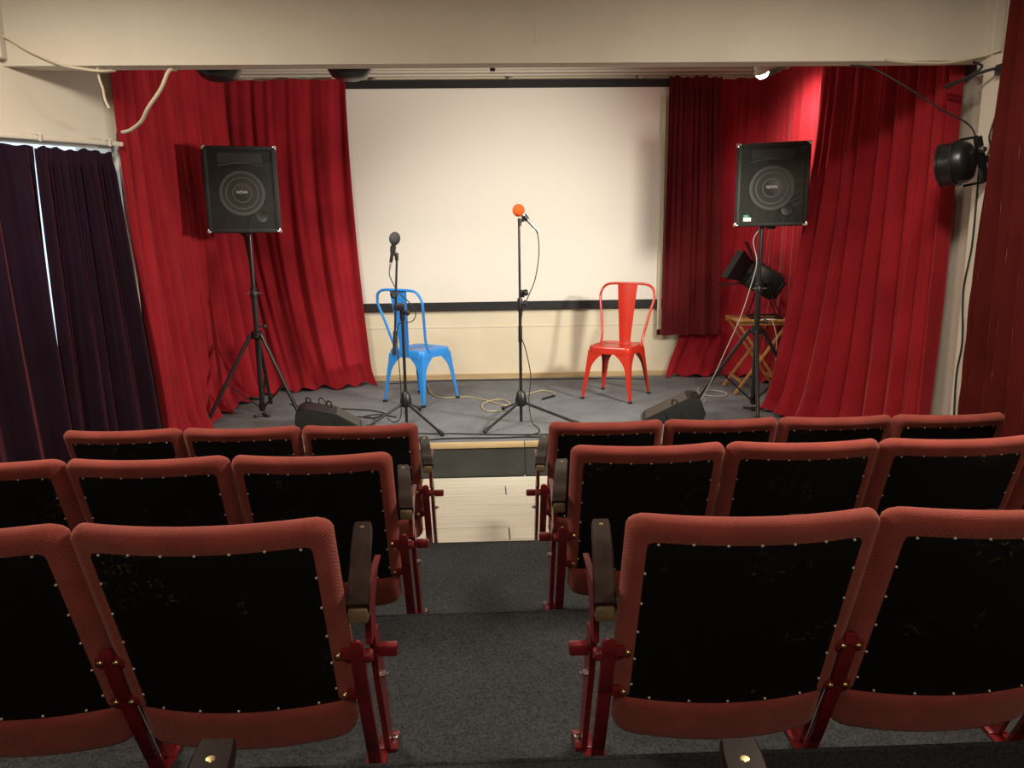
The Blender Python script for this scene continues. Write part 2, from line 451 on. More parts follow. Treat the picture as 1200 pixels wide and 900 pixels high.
# unseen ceiling lights, added to brighten the house
for i, (x, yy, z, pw) in enumerate(HOUSE_FILLS):
    t = thing('added_ceiling_light', ['unseen round light added on the ceiling left of the aisle', 'unseen round light added on the ceiling right of the aisle',
                                'unseen round light added on the ceiling towards the rear wall'][i], 'lamp', (x, yy, CEIL), 0, 'added house ceiling lights')
    obj('housing', MB().lathe([(0, -.001), (.35, -.001), (.35, -.05), (.335, -.07), (.325, -.07), (.325, -.045), (0, -.045)], 32), 'trim_paint', t)
    obj('diffuser', MB().lathe([(0, -.052), (.32, -.052), (.32, -.06), (0, -.064)], 32), 'fill_glow', t)

# ================================================================ CURTAINS
def polylen(pts):
    L = [0]
    for a, b in zip(pts, pts[1:]): L.append(L[-1]+(Vector(b)-Vector(a)).length)
    return L
def along(pts, L, u):
    s = u*L[-1]
    for i in range(len(pts)-1):
        if s <= L[i+1] or i == len(pts)-2:
            t = (s-L[i])/max(L[i+1]-L[i], 1e-6)
            return Vector(pts[i]).lerp(Vector(pts[i+1]), t)
def curtain_mesh(name, top, bot, z0, z1, nf, a_top, a_bot, seed, mat, nu=260, nv=46, ease=1.6, pool=0., pleat=.5, drift=.15, head=.0, wob=.010, thick=.004):
    rnd = random.Random(seed)
    top = smoothpath([(x, y, 0) for x, y in top], 8); bot = smoothpath([(x, y, 0) for x, y in bot], 8)
    LT, LB = polylen(top), polylen(bot)
    ks = [(rnd.uniform(.75, 1.3)*nf, rnd.uniform(0, 6.28), rnd.uniform(.5, 1)) for _ in range(3)]
    ph = [rnd.uniform(0, 6.28) for _ in range(8)]
    kp = nf*rnd.uniform(2.3, 2.8)
    ztop = lambda u: z1+wob*math.sin(u*nf*9+ph[6])*.5+wob*math.sin(u*nf*3.1+ph[7])*.5
    def f(u, t):            # t = 0 at the top
        e = t**ease
        p = along(top, LT, u).lerp(along(bot, LB, u), e)
        q = along(top, LT, min(u+.01, 1)).lerp(along(bot, LB, min(u+.01, 1)), e)
        q0 = along(top, LT, max(u-.01, 0)).lerp(along(bot, LB, max(u-.01, 0)), e)
        d = (q-q0).normalized(); n = Vector((d.y, -d.x, 0))
        uu = u+drift*.1*math.sin(2.2*t+ph[0])+.012*math.sin(9*u+ph[1])
        s = 0; wsum = 0
        for k, p_, w in ks:
            x = math.sin(2*PI*k*uu+p_+.5*math.sin(3*t+p_))
            s += w*(x+.28*math.sin(4*PI*k*uu+p_*2+1.)); wsum += w
        s /= wsum*.8
        pl = math.sin(2*PI*kp*uu+ph[2])+.5*math.sin(2*PI*kp*1.7*uu+ph[3])
        amp = a_top+(a_bot-a_top)*min(1, t*1.6)**.8
        fp = max(0, 1-t*1.4)*pleat+.12
        off = amp*s+a_top*pl*fp
        if head and t < head: off *= .35
        z = ztop(u)+(z0-ztop(u))*t
        if pool and t > .93:
            k = (t-.93)/.07
            off += pool*k*k*(1.0+.5*math.sin(2*PI*nf*.6*u+ph[4]))
            z = max(z, z0)+.016*k*(1+math.sin(2*PI*nf*1.2*u+ph[5]))
        return Vector((p.x, p.y, z))+n*off
    m = MB().grid(nu, nv, f)
    # thickness: a second layer, shifted along the normals, sewn round the edge
    bm = m.bm; bmesh.ops.recalc_face_normals(bm, faces=bm.faces); bm.normal_update()
    r = bmesh.ops.solidify(bm, geom=list(bm.faces), thickness=thick)
    return m.mesh(name, mat, 60)
RAILC = 'wall_paint'
# dark curtains over the slanted window: two panels with a slit between them
sl = (diag(0).xy-Vector((-2.118, 3.913))).length-.0
def dpt(s, off=.075): p = diag(s, off); return (p.x, p.y)
S_SLIT = .455
t = thing('window_curtain', 'dark purple velvet curtain over the left window, panel nearest the stage', 'curtain', diag(.2, .075, 0), 0, 'dark window curtains')
def child_world(name, mesh, root):
    o = put(name, mesh, root); o.location = -root.location; return o
child_world('curtain_cloth', curtain_mesh('cloth', [dpt(.105), dpt(.28), dpt(S_SLIT)], [dpt(-.025, .09), dpt(.23), dpt(S_SLIT+.004)], .03, 1.955, 4., .014, .044, 3, 'dark_velvet', 200, 40, 1., 0, .6, .25, .04), t)
t = thing('window_curtain', 'dark purple velvet curtain over the left window, panel at the left picture edge', 'curtain', diag(1.0, .075, 0), 0, 'dark window curtains')
child_world('curtain_cloth', curtain_mesh('cloth', [dpt(S_SLIT+.003), dpt(1.0), dpt(1.70)], [dpt(S_SLIT+.003), dpt(1.0), dpt(1.70)], .14, 1.955, 8, .014, .044, 11, 'dark_velvet', 240, 40, 1., 0, .6, .25, .04), t)
t = thing('curtain_rail', 'cream curtain rail along the top of the left window', 'rail', diag(.9, .05, 2.0))
rm = MB(); a, b = diag(.03, .055, 2.0), diag(1.78, .055, 2.0)
rm.bar(a, b, .018, .022, bev=.004); child_world('track', rm.mesh('track', RAILC), t)
for s in (.10, .42, 1.0, 1.6):
    q = MB(); q.bar(diag(s, .0, 2.018), diag(s, .07, 2.018), .025, .012, bev=.002); q.box(diag(s, .070, 2.0), (.012, .012, .034), None, .003)
    child_world('bracket', q.mesh('bracket', RAILC), t)
# red stage curtains, left
t = thing('stage_curtain', 'bright red curtain along the left side of the stage behind the left speaker', 'curtain', (-1.88, 5.4, ZS), 0, 'red stage curtains')
child_world('curtain_cloth', curtain_mesh('cloth', [(-1.84, 4.20), (-2.0, 4.62), (-2.09, 5.2), (-2.11, 6.0), (-2.10, 6.70)], [(-1.84, 4.36), (-1.94, 4.9), (-2.00, 5.4), (-1.95, 6.0), (-1.80, 6.56)],
            ZS+.006, 2.88, 11, .026, .058, 21, 'red_velvet', 380, 46, 1.9, .05, .4, .25), t)
t = thing('stage_curtain', 'bright red curtain on the back wall left of the projection screen', 'curtain', (-1.5, 6.78, ZS), 0, 'red stage curtains')
child_world('curtain_cloth', curtain_mesh('cloth', [(-2.175, 6.835), (-1.5, 6.81), (-1.13, 6.795)], [(-1.80, 6.50), (-1.36, 6.60), (-1.02, 6.76)],
            ZS+.006, 2.80, 4.2, .008, .055, 34, 'red_velvet', 240, 46, 1.9, .09, .25, .7), t)
# right side
t = thing('stage_curtain', 'dark red velvet curtain hanging right of the screen, ending above the floor', 'curtain', (1.83, 6.80, .61), 0, 'dark red back curtains')
child_world('curtain_cloth', curtain_mesh('cloth', [(1.585, 6.795), (1.80, 6.79), (2.035, 6.79)], [(1.56, 6.77), (1.83, 6.76), (2.09, 6.77)],
            .615, 2.80, 4, .012, .034, 44, 'deep_red_velvet', 200, 40, 1.2, 0, 1., .3, .035, .014), t)
m = MB().box((1.553, 6.83, 1.66), (.035, .006, 2.0)); child_world('lining_edge', m.mesh('lining', 'curtain_lining'), t)
m = MB().box((1.553, 6.828, .635), (.036, .010, .05)); child_world('lining_hem', m.mesh('hem', 'deep_red_velvet'), t)
t = thing('stage_curtain', 'bright red lamp-lit curtain in the rear right corner of the stage behind the right speaker', 'curtain', (2.30, 6.6, ZS), 0, 'red stage curtains')
child_world('curtain_cloth', curtain_mesh('cloth', [(1.98, 6.865), (2.25, 6.855), (2.44, 6.74), (2.455, 6.1), (2.455, 5.60)], [(1.60, 6.82), (1.95, 6.83), (2.28, 6.80), (2.45, 6.50), (2.46, 6.0), (2.455, 5.60)],
            ZS+.006, 2.795, 9, .009, .018, 55, 'red_velvet', 340, 46, 3.2, .07, .7, .1), t)
t = thing('stage_curtain', 'large red curtain along the right side of the stage below the black flood lamp', 'curtain', (2.3, 4.7, ZS), 0, 'red stage curtains')
child_world('curtain_cloth', curtain_mesh('cloth', [(2.37, 5.50), (2.40, 5.10), (2.42, 4.6), (2.40, 3.975)], [(2.05, 5.42), (2.10, 5.18), (2.24, 4.86), (2.34, 4.45), (2.385, 3.98)],
            ZS+.006, 2.85, 8, .030, .062, 63, 'red_velvet', 380, 46, 2.0, .03, .5, .35), t)
# house curtain on the right wall
t = thing('house_curtain', 'dark red curtain on the right wall at the right picture edge', 'curtain', (2.38, 3.0, .16))
child_world('curtain_cloth', curtain_mesh('cloth', [(2.395, 3.655), (2.395, 3.0), (2.395, 2.0)], [(2.38, 3.665), (2.38, 3.0), (2.38, 2.0)],
            .42, 2.62, 15, .030, .055, 71, 'house_velvet', 240, 40, 1, 0, .6, .2), t)
m = MB().bar((2.43, 3.66, 2.64), (2.43, 1.9, 2.64), .04, .03); child_world('track', m.mesh('track', RAILC), t)

# ================================================================ PROJECTION SCREEN
t = thing('projection_screen', 'large white projection screen with black top and bottom borders on the back wall', 'screen', (.23, 6.86, .86))
SX0, SX1 = -1.20, 1.60
obj('screen_cloth', MB().box(((SX0+SX1)/2-.23, 0, .97), (SX1-SX0, .012, 1.82)), 'screen_white', t, smooth=0)
obj('top_border', MB().box(((SX0+SX1)/2-.23, -.004, 1.905), (SX1-SX0, .024, .066), None, .003, 1), 'screen_black', t, smooth=0)
obj('bottom_border', MB().box(((SX0+SX1)/2-.23, -.004, .035), (SX1-SX0, .026, .070), None, .003, 1), 'screen_black', t, smooth=0)
for x in (-.9, .25, 1.35):
    obj('hanger', MB().box((x-.23, .012, 1.95), (.03, .024, .03)), 'steel', t, smooth=0)

# ================================================================ THEATRE SEATS
SW = .4975; SP = .5025
def ylean(h): return -.126-(h-.386)*.365
def sag(x): return -.047*(1-(x/(SW/2))**2)
def sstep(x): x = max(0, min(1, x)); return x*x*(3-2*x)
def pillow(w, z0, z1, R0, R1, r, pos, recess=0., border=.045, nx=26, nz=22, zbow0=0., zbow1=0., squash=1.):
    m = MB()
    def corner(x, R):
        d = w/2-abs(x)
        return 0 if d >= R else R-math.sqrt(max(0, R*R-(R-d)**2))
    xs = [w/2*math.sin((i/nx*2-1)*PI/2) for i in range(nx+1)]
    F, B = [], []
    for x in xs:
        zb = z0+corner(x, R0)+zbow0*(2*x/w)**2; zt = z1-corner(x, R1)+zbow1*(2*x/w)**2
        cf, cb = [], []
        for j in range(nz+1):
            z = (zb+zt)/2+(zt-zb)/2*math.sin((j/nz*2-1)*PI/2)
            d = max(0, min(w/2-abs(x), z-zb, zt-z))
            q = min(d/r, 1); th = r*squash*math.sqrt(max(0, 1-(1-q)**2))
            edge = d < 1e-6
            d2 = min(w/2-abs(x), zt-z) if recess else d
            tr = th-recess*sstep((d2-border)/.010)
            cf.append(m.bm.verts.new(pos(x, th, z)))
            cb.append(cf[-1] if edge else m.bm.verts.new(pos(x, -tr, z)))
        F.append(cf); B.append(cb)
    for i in range(nx):
        for j in range(nz):
            for G, o in ((F, 0), (B, 1)):
                q = [G[i][j], G[i+1][j], G[i+1][j+1], G[i][j+1]]
                if o: q.reverse()
                q2 = []
                for v in q:
                    if v not in q2: q2.append(v)
                if len(q2) >= 3 and m.bm.faces.get(q2) is None:
                    m.bm.faces.new(q2)
    bmesh.ops.remove_doubles(m.bm, verts=m.bm.verts, dist=1e-5)
    return m
RB = .024
bpos = lambda x, t, z: Vector((x, ylean(z)+sag(x)+t, z+.25*t))
ME_back = pillow(SW, .236, .727, .01, .036, RB, bpos, .009, .034).mesh('backrest', 'red_knit', 60)
PW = SW-.062
ppos = lambda x, t, z: Vector((x, ylean(z)+sag(x)-RB+.010+t, z+.25*(-RB+.009+t)))
ME_panel = pillow(PW, .238, .686, .008, .034, .004, ppos, 0, nx=22, nz=10).mesh('back_panel', 'black_board', 60)
# studs round the panel
sm = MB()
def stud(x, z, r=.0035):
    p = ppos(x, -.004, z); sm.lathe([(r, 0), (r*.8, .002), (r*.35, .0036), (0, .004)], 7, Matrix.Translation(p) @ aim((0, -1, -.3)))
for i in range(7):
    x = (i/6*2-1)*(PW/2-.028); stud(x, .678-(.005 if i in (0, 6) else 0))
for k in range(5):
    z = .60-k*.078
    stud(PW/2-.010, z); stud(-PW/2+.010, z)
for i in range(5): stud((i/4*2-1)*(PW/2-.05), .253)
ME_studs = sm.mesh('studs', 'stud_metal', 60)
# tipped-up seat cushion
def cpos(x, t, z):
    return Vector((x, ylean(z)+sag(x)*.9+t+.070, z))
ME_roll = pillow(.474, .112, .252, .045, .012, .034, lambda x, t, z: Vector((x, ylean(z)+sag(x)+t+.006, z+.1*t)), 0, nx=24, nz=14, zbow0=.006).mesh('seat_edge', 'red_knit', 60)
ME_cush = pillow(.470, .235, .56, .03, .05, .033, cpos, 0, nx=20, nz=16).mesh('seat_cushion', 'red_knit', 60)
def seatboard():
    return pillow(.44, .15, .54, .04, .04, .008, lambda x, t, z: cpos(x, t, z)+Vector((0, .042, 0)), 0, nx=14, nz=10).mesh('seat_board', 'black_board', 60)
ME_board = seatboard()
def rear_y(h): return ylean(h)-RB-.010
LEG = [(.404, rear_y(.404)+.0), (.27, rear_y(.27)), (.065, -.028), (.0, .0)]
def standard_mesh(side, end):
    # side: direction of the aisle (+1 / -1); x = 0 is the seam line on that side of the seat
    m = MB(); x0 = .014*side if end else 0
    w = .030
    for (h0, y0), (h1, y1) in zip(LEG, LEG[1:]):
        m.bar((x0, y0, h0), (x0, y1, h1-.004), w, .014, (0, 1, 0), .002)
    m.lathe([(0, -.008), (.013, -.008), (.015, -.004), (.015, .006), (0, .008)], 12, Matrix.Translation((x0, LEG[0][1], .404)) @ aim((0, -1, 0)))
    for h in (.386, .266):
        yy = rear_y(h)
        if end: m.box((x0-side*.018, yy, h), (.036, .010, .026), None, .004)
        else: m.box((x0, yy, h), (.060, .010, .026), None, .004)
    m.box((x0, .012, .004), (.05, .07, .008), None, .002)
    # web plate between rear leg and front leg, and the arm bracket
    xw = x0+(.024*side if end else 0)
    Mx = Matrix(((0, 0, 1, xw-.007), (1, 0, 0, 0), (0, 1, 0, 0), (0, 0, 0, 1)))     # (y, z) profile extruded along x
    m.prism([(-.115, .40), (-.06, .40), (-.015, .30), (.055, .10), (.085, .012), (.035, .012), (.0, .10), (-.075, .27)], 0, .014, Mx)
    if end: m.prism([(-.150, .40), (-.09, .40), (-.08, .47), (-.02, .515), (.03, .520), (.03, .5255), (-.19, .5255), (-.19, .515), (-.145, .49)], 0, .013, Mx)
    else: m.prism([(-.115, .40), (-.06, .40), (-.05, .47), (-.02, .515), (.03, .520), (.03, .5255), (-.10, .5255), (-.10, .50)], 0, .013, Mx)
    m.box((xw, .075, .006), (.045, .07, .012), None, .003)
    if end:
        m.box((xw+side*.030, -.085, .352), (.044, .026, .028), None, .006)
        m.lathe([(0, 0), (.014, 0), (.015, .004), (.015, .014), (.011, .019), (0, .019)], 14, Matrix.Translation((x0+.012*side, -.150, .375)) @ aim((side, 0, 0)))
    return m.mesh('standard', 'red_iron')
def arm_mesh(side, end):
    m = MB(); n = 14
    def sec(t):
        y = -.235+.385*t if end else -.11+.26*t
        x = side*(.014+.02*(1-t)-.028*t) if end else 0
        w = .0235 if t < .96 else .0235-.003*(t-.96)/.04
        z = .538+.014*sstep((t-.25)/.4)-.012*sstep((.22-t)/.22)
        return x, y, z, w
    rows = []
    for i in range(n+1):
        x, y, z, w = sec(i/n)
        rows.append([m.bm.verts.new((x+sx*w*k, y, z+dz)) for sx, k, dz in
                     ((-1, .9, -.012), (-1, 1, -.004), (-1, 1, .006), (-1, .86, .010), (1, .86, .010), (1, 1, .006), (1, 1, -.004), (1, .9, -.012))])
    for a, b in zip(rows, rows[1:]):
        for k in range(8): m.bm.faces.new((a[k], a[(k+1) % 8], b[(k+1) % 8], b[k]))
    m.bm.faces.new(rows[0]); m.bm.faces.new(list(reversed(rows[-1])))
    return m.mesh('armrest', 'arm_wood', 40)
def armend_mesh(side, end):
    x = side*.034 if end else 0
    return MB().box((x, -.222 if end else -.10, .512), (.040, .040, .032), None, .006).mesh('arm_block', 'pale_arm_wood')
ME_bolt = MB().lathe([(.0078, 0), (.0078, .003), (.006, .0065), (.003, .008), (0, .0085)], 10).mesh('bolt', 'brass', 60)
ME_nut = MB().lathe([(0, 0), (.008, 0), (.008, .010), (.004, .012), (.004, .018), (0, .018)], 6).mesh('nut', 'steel', 30)
ME_screw = MB().lathe([(.006, 0), (.005, .0015), (0, .002)], 10).mesh('screw', 'brass')
STD = {(s, e): (standard_mesh(s, e), arm_mesh(s, e), armend_mesh(s, e)) for s in (1, -1) for e in (True, False)}
def add_standard(root, side, end, seam):
    ms, ma, mb_ = STD[(side, end)]
    st = put('standard', ms, root, (seam, 0, 0))
    for h in (.386, .266):
        for dx in ((-side*.0165+side*.0,) if end else (-.0165, .0165)):
            x = dx-(side*.010 if end else 0)
            b = put('bolt', ME_bolt, st, (x, rear_y(h)-.005, h), aim((0, -1, -.3)).to_euler())
    if end:
        put('nut', ME_nut, st, (side*.045, -.05, .27), aim((side, -.2, 0)).to_euler())
        put('nut', ME_nut, st, (side*.052, .075, .010), (0, 0, 0))
    ar = put('armrest', ma, root, (seam, 0, 0))
    if end: put('screw', ME_screw, ar, (-side*.010, .115, .5615))
    put('arm_block', mb_, root, (seam, 0, 0))
def make_seat(side, end, last, label, loc, group):
    root = thing('theatre_chair', label, 'chair', loc, 0, group)
    bk = put('backrest', ME_back, root)
    put('back_panel', ME_panel, bk)
    s = put('studs', ME_studs, bk); s['kind'] = 'stuff'
    c = put('seat_cushion', ME_cush, root); put('seat_board', ME_board, c); put('seat_edge', ME_roll, c)
    add_standard(root, side, end, side*SP/2)
    if last: add_standard(root, -side, True, -side*SP/2)
    return root
XL, XR = -.2995, .2595
ROWS = [('front row', 'C', 0.0, 3.475, 3.45, 3, 4), ('second row from the stage', 'B', .133, 2.57, 2.60, 3, 4),
        ('third row from the stage', 'A', .266, 1.658, 1.637, 3, 3), ('rearmost row', 'Z', .400, .64, .61, 1, 1)]
ordn = ['first', 'second', 'third', 'fourth']
for rn, key, z, yl, yr, nl, nr in ROWS:
    for side, x0, yy, n in ((1, XL, yl, nl), (-1, XR, yr, nr)):
        for k in range(n):
            x = x0-side*(SP/2+k*SP)
            where = 'left' if side > 0 else 'right'
            lab = 'red theatre chair in the %s, %s one %s of the aisle' % (rn, ordn[k], where)
            make_seat(side, k == 0, k == n-1, lab, (x, yy, z), 'red theatre chairs')

# ================================================================ SPEAKERS
def speaker_stand(label, base, hub_z, top_z, legs):
    t = thing('speaker_stand', label, 'stand', base, 0, 'speaker stands')
    h = hub_z-ZS
    obj('pole', MB().tube([(0, 0, .04), (0, 0, h+.30)], .019, 14), 'tube_black', t)
    obj('inner_pole', MB().tube([(0, 0, h+.28), (0, 0, top_z-ZS)], .015, 14), 'tube_black', t)
    c = MB().lathe([(0, -.03), (.030, -.03), (.043, -.02), (.043, .018), (.030, .03), (0, .03)], 16, Matrix.Translation((0, 0, h)))
    for a, r in legs: c.box((math.cos(math.radians(a))*.036, math.sin(math.radians(a))*.030, 0), (.068, .026, .035), Euler((0, 0, math.radians(a))).to_matrix(), .004)
    obj('collar', c, 'black_plastic', t)
    k = MB().lathe([(0, -.022), (.024, -.022), (.026, -.012), (.026, .018), (.022, .026), (0, .026)], 14, Matrix.Translation((0, 0, h+.29)))
    k.box((0, 0, h+.33), (.05, .014, .014), None, .003)
    obj('clutch', k, 'black_plastic', t)
    obj('locking_pin', MB().tube([(-.045, -.012, h+.30), (.055, -.012, h+.30)], .004, 6), 'steel', t)
    kn = MB().tube([(.02, 0, h+.06), (.06, 0, h+.06)], .006, 6).lathe([(0, 0), (.018, 0), (.02, .01), (.014, .022), (0, .022)], 10, Matrix.Translation((.05, 0, h+.06)) @ aim((1, 0, 0)))
    obj('knob', kn, 'black_plastic', t)
    lc = MB().lathe([(0, -.02), (.024, -.02), (.026, 0), (.024, .02), (0, .02)], 14, Matrix.Translation((0, 0, .075)))
    obj('lower_collar', lc, 'black_plastic', t)
    for a, r in legs:
        ca, sa = math.cos(math.radians(a)), math.sin(math.radians(a))
        p0, p1 = Vector((ca*.05, sa*.05, h)), Vector((ca*r, sa*r, .018))
        lg = obj('leg', MB().tube([p0, p1], .0135, 10), 'tube_black', t)
        obj('rubber_foot', MB().tube([p1+(p0-p1)*.05, p1-(p0-p1)*.015], .0165, 10), 'black_rubber', lg)
        q = p0.lerp(p1, .56)
        obj('brace', MB().bar((ca*.022, sa*.022, .075), q, .014, .008), 'black_metal', t)
    return t
speaker_stand('black tripod stand under the left loudspeaker', (-1.65, 5.56, ZS), .83, 1.60, ((216, .40), (324, .43), (98, .43)))
speaker_stand('black tripod stand under the right loudspeaker in front of the wooden stool', (1.955, 5.46, ZS), .815, 1.60, ((145, .43), (12, .42), (255, .43)))

def text_mesh(txt, size, depth, mat):
    cu = bpy.data.curves.new('text', 'FONT'); cu.body = txt; cu.size = size; cu.extrude = depth; cu.align_x = 'CENTER'; cu.align_y = 'CENTER'
    o = bpy.data.objects.new('text', cu); COL.objects.link(o)
    dg = bpy.context.evaluated_depsgraph_get()
    me = bpy.data.meshes.new_from_object(o.evaluated_get(dg))
    bpy.data.objects.remove(o); bpy.data.curves.remove(cu)
    me.materials.clear(); me.materials.append(MATS[mat]); return me
ME_badge = text_mesh('NOVA', .025, .0006, 'paper')
def loudspeaker(label, loc, rz, w, h, sticker):
    # local frame: front faces -y, base centre at the origin
    t = thing('loudspeaker', label, 'speaker', loc, rz, 'loudspeakers on tripod stands')
    d = .29
    cab = MB(); fr = .032
    cab.prism([(-w/2, .012), (w/2, .012), (w/2, .10), (w*.30, d), (-w*.30, d), (-w/2, .10)], 0, h)
    bmesh.ops.bevel(cab.bm, geom=list(cab.bm.edges), offset=.008, segments=2, affect='EDGES')
    for sx in (-1, 1): cab.box((sx*(w/2-fr/2), .013, h/2), (fr, .03, h-.004), None, .006)
    for z in (fr*.42, h-fr*.42): cab.box((0, .013, z), (w-.006, .03, fr*.84), None, .006)
    obj('cabinet', cab, 'tolex', t)
    gr = obj('grille', MB().box((0, .016, h/2), (w-2*fr+.004, .008, h-1.6*fr), None, .003, 1), 'grille', t, smooth=0)
    # woofer seen through the mesh: raised rings and cone
    zc = h*.46; Mf = Matrix.Translation((0, .012, zc)) @ aim((0, -1, 0)); R = w*.30
    wf_ = MB()
    for r0, dz in ((R, .005), (R*.93, .004), (R*.73, .004), (R*.42, .005)):
        wf_.lathe([(r0-.005, 0), (r0-.004, dz), (r0+.003, dz), (r0+.005, 0)], 40, Mf)
    obj('woofer_ring', wf_, 'cone_grey', t)
    co = obj('woofer_cone', MB().lathe([(R*.92, .001), (R*.70, .002), (R*.40, .0015), (R*.30, .004), (0, .009)], 36, Mf), 'cone_dark', t)
    put('badge', ME_badge, t, (0, -.000, zc+.006), (PI/2, 0, 0))
    # horn slot with a curved lower lip
    hm = MB(); hw = w*.30
    hm.box((0, .0125, h*.865), (hw*2, .006, h*.12), None, .002, 1)
    obj('horn', hm, 'cone_dark', t)
    lip = MB().tube([(hw*(i/10-1), .011, h*.775+.018*math.cos((i/10-1)*PI/2)) for i in range(21)], .0035, 6)
    obj('horn_lip', lip, 'cone_grey', t)
    obj('bass_port', MB().lathe([(0, .001), (.034, .001), (.038, .003), (.042, 0)], 22, Matrix.Translation((w*.25 if not sticker else w*.22, .012, h*.19)) @ aim((0, -1, 0))), 'cone_dark', t)
    for sx in (-1, 1):
        for sz in (0, 1):
            c = MB(); x, z = sx*(w/2), sz*h; q = .030
            c.box((x-sx*(q/2-.003), -.0025, z-(sz*2-1)*(q*.22)), (q, .010, q*.42), None, .003)
            c.box((x-sx*(q*.22), -.0025, z-(sz*2-1)*(q/2-.003)), (q*.42, .010, q), None, .003)
            c.box((x-sx*(q*.08), q*.42, z-(sz*2-1)*(q*.08)), (q*.25, q, q*.25), None, .003)
            obj('corner', c, 'chrome', t)
    hd = MB().tube([(0, d-.01, h*.72), (0, d+.03, h*.72)], .01, 8)
    obj('rear_knob', hd, 'black_plastic', t)
    obj('pole_socket', MB().lathe([(0, -.02), (.03, -.02), (.035, -.006), (.05, -.001), (0, -.001)], 16, Matrix.Translation((0, d*.45, 0))), 'black_plastic', t)
    if sticker:
        obj('sticker', MB().box((-w*.32, .0105, h*.085), (.052, .003, .026)), 'paper', t, smooth=0)
        obj('label_tab', MB().box((-w*.335, .0105, h*.125), (.034, .003, .016)), 'green_label', t, smooth=0)
    return t
loudspeaker('black loudspeaker with metal corners on the left tripod stand', (-1.635, 5.42, 1.55), math.radians(14), .478, .573, False)
loudspeaker('black loudspeaker with a small white sticker on the right tripod stand', (1.965, 5.33, 1.55), math.radians(-23), .478, .555, True)

